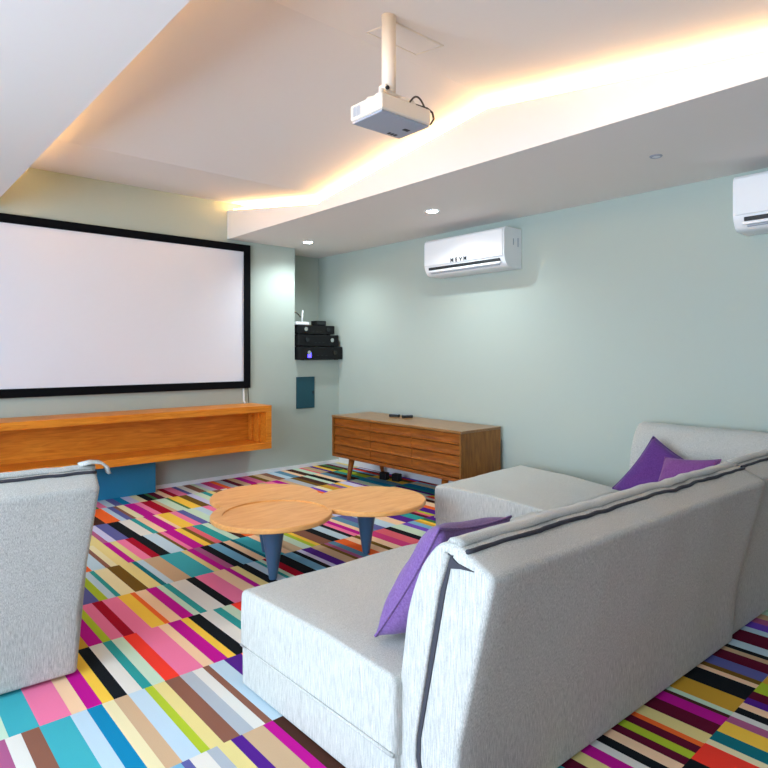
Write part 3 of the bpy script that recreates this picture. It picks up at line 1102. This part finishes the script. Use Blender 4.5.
# corner module in the right-hand corner of the group: two backs
t = thing('corner_sofa', 'grey linen corner sofa module against the right wall holding two purple cushions', 'sofa', (2.750, 0.936, 0.0), math.radians(-2.2), 'grey linen sofa modules')
seat_parts(t, 0.0, 0.97, 0.19, 0.90, 8.0)
back_parts(t, 0.0, 1.04, 9.0, lips=(False, False))
mat = Matrix.Translation((1.083, 0.955, 0)) @ Matrix.Rotation(PI / 2 + math.radians(2.2), 4, 'Z')
bm = bmesh.new()
loft(bm, [(a, b + 0.01) for a, b in BACK], -0.90, 0.0, r=0.02, n=24, wob=0.006, seed=12.0)
link('backrest', bm, M['linen'], t, True, mat)
# ottoman
t = thing('ottoman', 'grey linen backless ottoman in front of the wooden sideboard', 'ottoman', (3.25, 2.28, 0.0), 0, 'grey linen sofa modules')
Q = ((2.81 - 3.25, 1.845 - 2.28), (3.60 - 3.25, 1.845 - 2.28), (3.83 - 3.25, 2.78 - 2.28), (2.82 - 3.25, 2.705 - 2.28))
seat_parts(t, -0.48, 0.48, -0.48, 0.48, 15.0, quad_map(Q, -0.48, 0.48, -0.48, 0.48))


# ------------------------------------------------------------------ cushions
def front_y(z):
    tab = [(0.28, 0.206), (0.50, 0.182), (0.64, 0.146), (0.70, 0.11), (0.735, 0.075), (0.76, 0.02), (0.9, -0.2)]
    if z <= tab[0][0]:
        return tab[0][1]
    for (a, ya_), (b, yb_) in zip(tab, tab[1:]):
        if a <= z <= b:
            return ya_ + (yb_ - ya_) * (z - a) / (b - a)
    return -0.2


SEAT_TOP = 0.374


def rest_near(p):      # rests on the near sofa: pressed against its seat and back
    z = max(p.z, SEAT_TOP)
    return Vector((p.x, max(p.y, 0.949 - 0.0384 * (p.x - 1.907) + front_y(z) + 0.012), z))


def rest_far(p):       # pressed against the seat and the wall-side back of the corner sofa
    z = max(p.z, SEAT_TOP)
    return Vector((min(p.x, 3.873 - front_y(z - 0.01) - 0.012), p.y, z))


def cushion(label, mat, centre, U, W, size, thick, seed, rest, ortho=True):
    """U: in-plane 'up' edge, W: in-plane side edge"""
    U = Vector(U).normalized()
    W = Vector(W)
    W = (W - U * W.dot(U)).normalized() if ortho else W.normalized()
    Nn = U.cross(W).normalized()
    centre = Vector(centre)
    base = Vector((centre.x, centre.y, SEAT_TOP))
    bm = bmesh.new()
    n = 22
    grid = {}
    for s in (1, -1):
        for i in range(n + 1):
            for j in range(n + 1):
                if s == -1 and (i in (0, n) or j in (0, n)):
                    grid[(s, i, j)] = grid[(1, i, j)]
                    continue
                u, v = 2 * i / n - 1, 2 * j / n - 1
                pin = 1 - 0.09 * (1 - u * u) * abs(v) ** 2 - 0.0
                pin2 = 1 - 0.09 * (1 - v * v) * abs(u) ** 2
                h = (max(0.0, (1 - u ** 4) * (1 - v ** 4))) ** 0.6
                dz = s * thick / 2 * h + 0.006 * noise.noise(Vector((u * 3 + seed, v * 3, s)))* h
                p = W * (u * size / 2 * pin2) + U * (v * size / 2 * pin) + Nn * dz
                grid[(s, i, j)] = bm.verts.new(rest(centre + p) - base)
    for s in (1, -1):
        for i in range(n):
            for j in range(n):
                bm.faces.new((grid[(s, i, j)], grid[(s, i + 1, j)], grid[(s, i + 1, j + 1)], grid[(s, i, j + 1)]))
    t = thing('cushion', label, 'cushion', base, 0, 'purple cushions')
    c = link('cover', bm, mat, t, True)
    bm = bmesh.new()
    pts = []
    for u, v in [(-1 + 2 * k / n, -1) for k in range(n)] + [(1, -1 + 2 * k / n) for k in range(n)] + \
            [(1 - 2 * k / n, 1) for k in range(n)] + [(-1, 1 - 2 * k / n) for k in range(n)] + [(-1, -1)]:
        pin = 1 - 0.09 * (1 - u * u) * abs(v) ** 2
        pin2 = 1 - 0.09 * (1 - v * v) * abs(u) ** 2
        pts.append(rest(centre + W * (u * size / 2 * pin2) + U * (v * size / 2 * pin)) - base)
    tube(bm, pts, 0.004, 6, caps=False)
    link('seam', bm, mat, t, True)
    return t


U1 = Vector((0.02, -0.56, 0.83)).normalized()
W1 = Vector((0.96, 0.20, -0.14)).normalized()
bl = Vector((1.15, 1.34, 0.372))
cushion('violet cushion leaning on the near sofa back beside its left end', M['violet'], bl + U1 * 0.225 + W1 * 0.215, U1, W1, 0.44, 0.15, 1.0, rest_near, False)
U2 = Vector((0.36, -0.44, 0.78)).normalized()
W2 = Vector((-0.10, -0.96, -0.26)).normalized()
tc2 = Vector((3.62, 1.675, 0.660))
cushion('dark purple cushion tilted with one corner up on the corner sofa', M['purple'], tc2 - U2 * 0.195 + W2 * 0.195, U2, W2, 0.40, 0.09, 5.0, rest_far)
U3 = Vector((0.34, 0.0, 0.40)).normalized()
W3 = Vector((0.0, -1.0, 0.24)).normalized()
tc3 = Vector((3.43, 1.505, 0.588))
cushion('plum cushion lying in front of the dark purple one on the corner sofa', M['plum'], tc3 - U3 * 0.15 + W3 * 0.15, U3, W3, 0.31, 0.09, 9.0, rest_far)
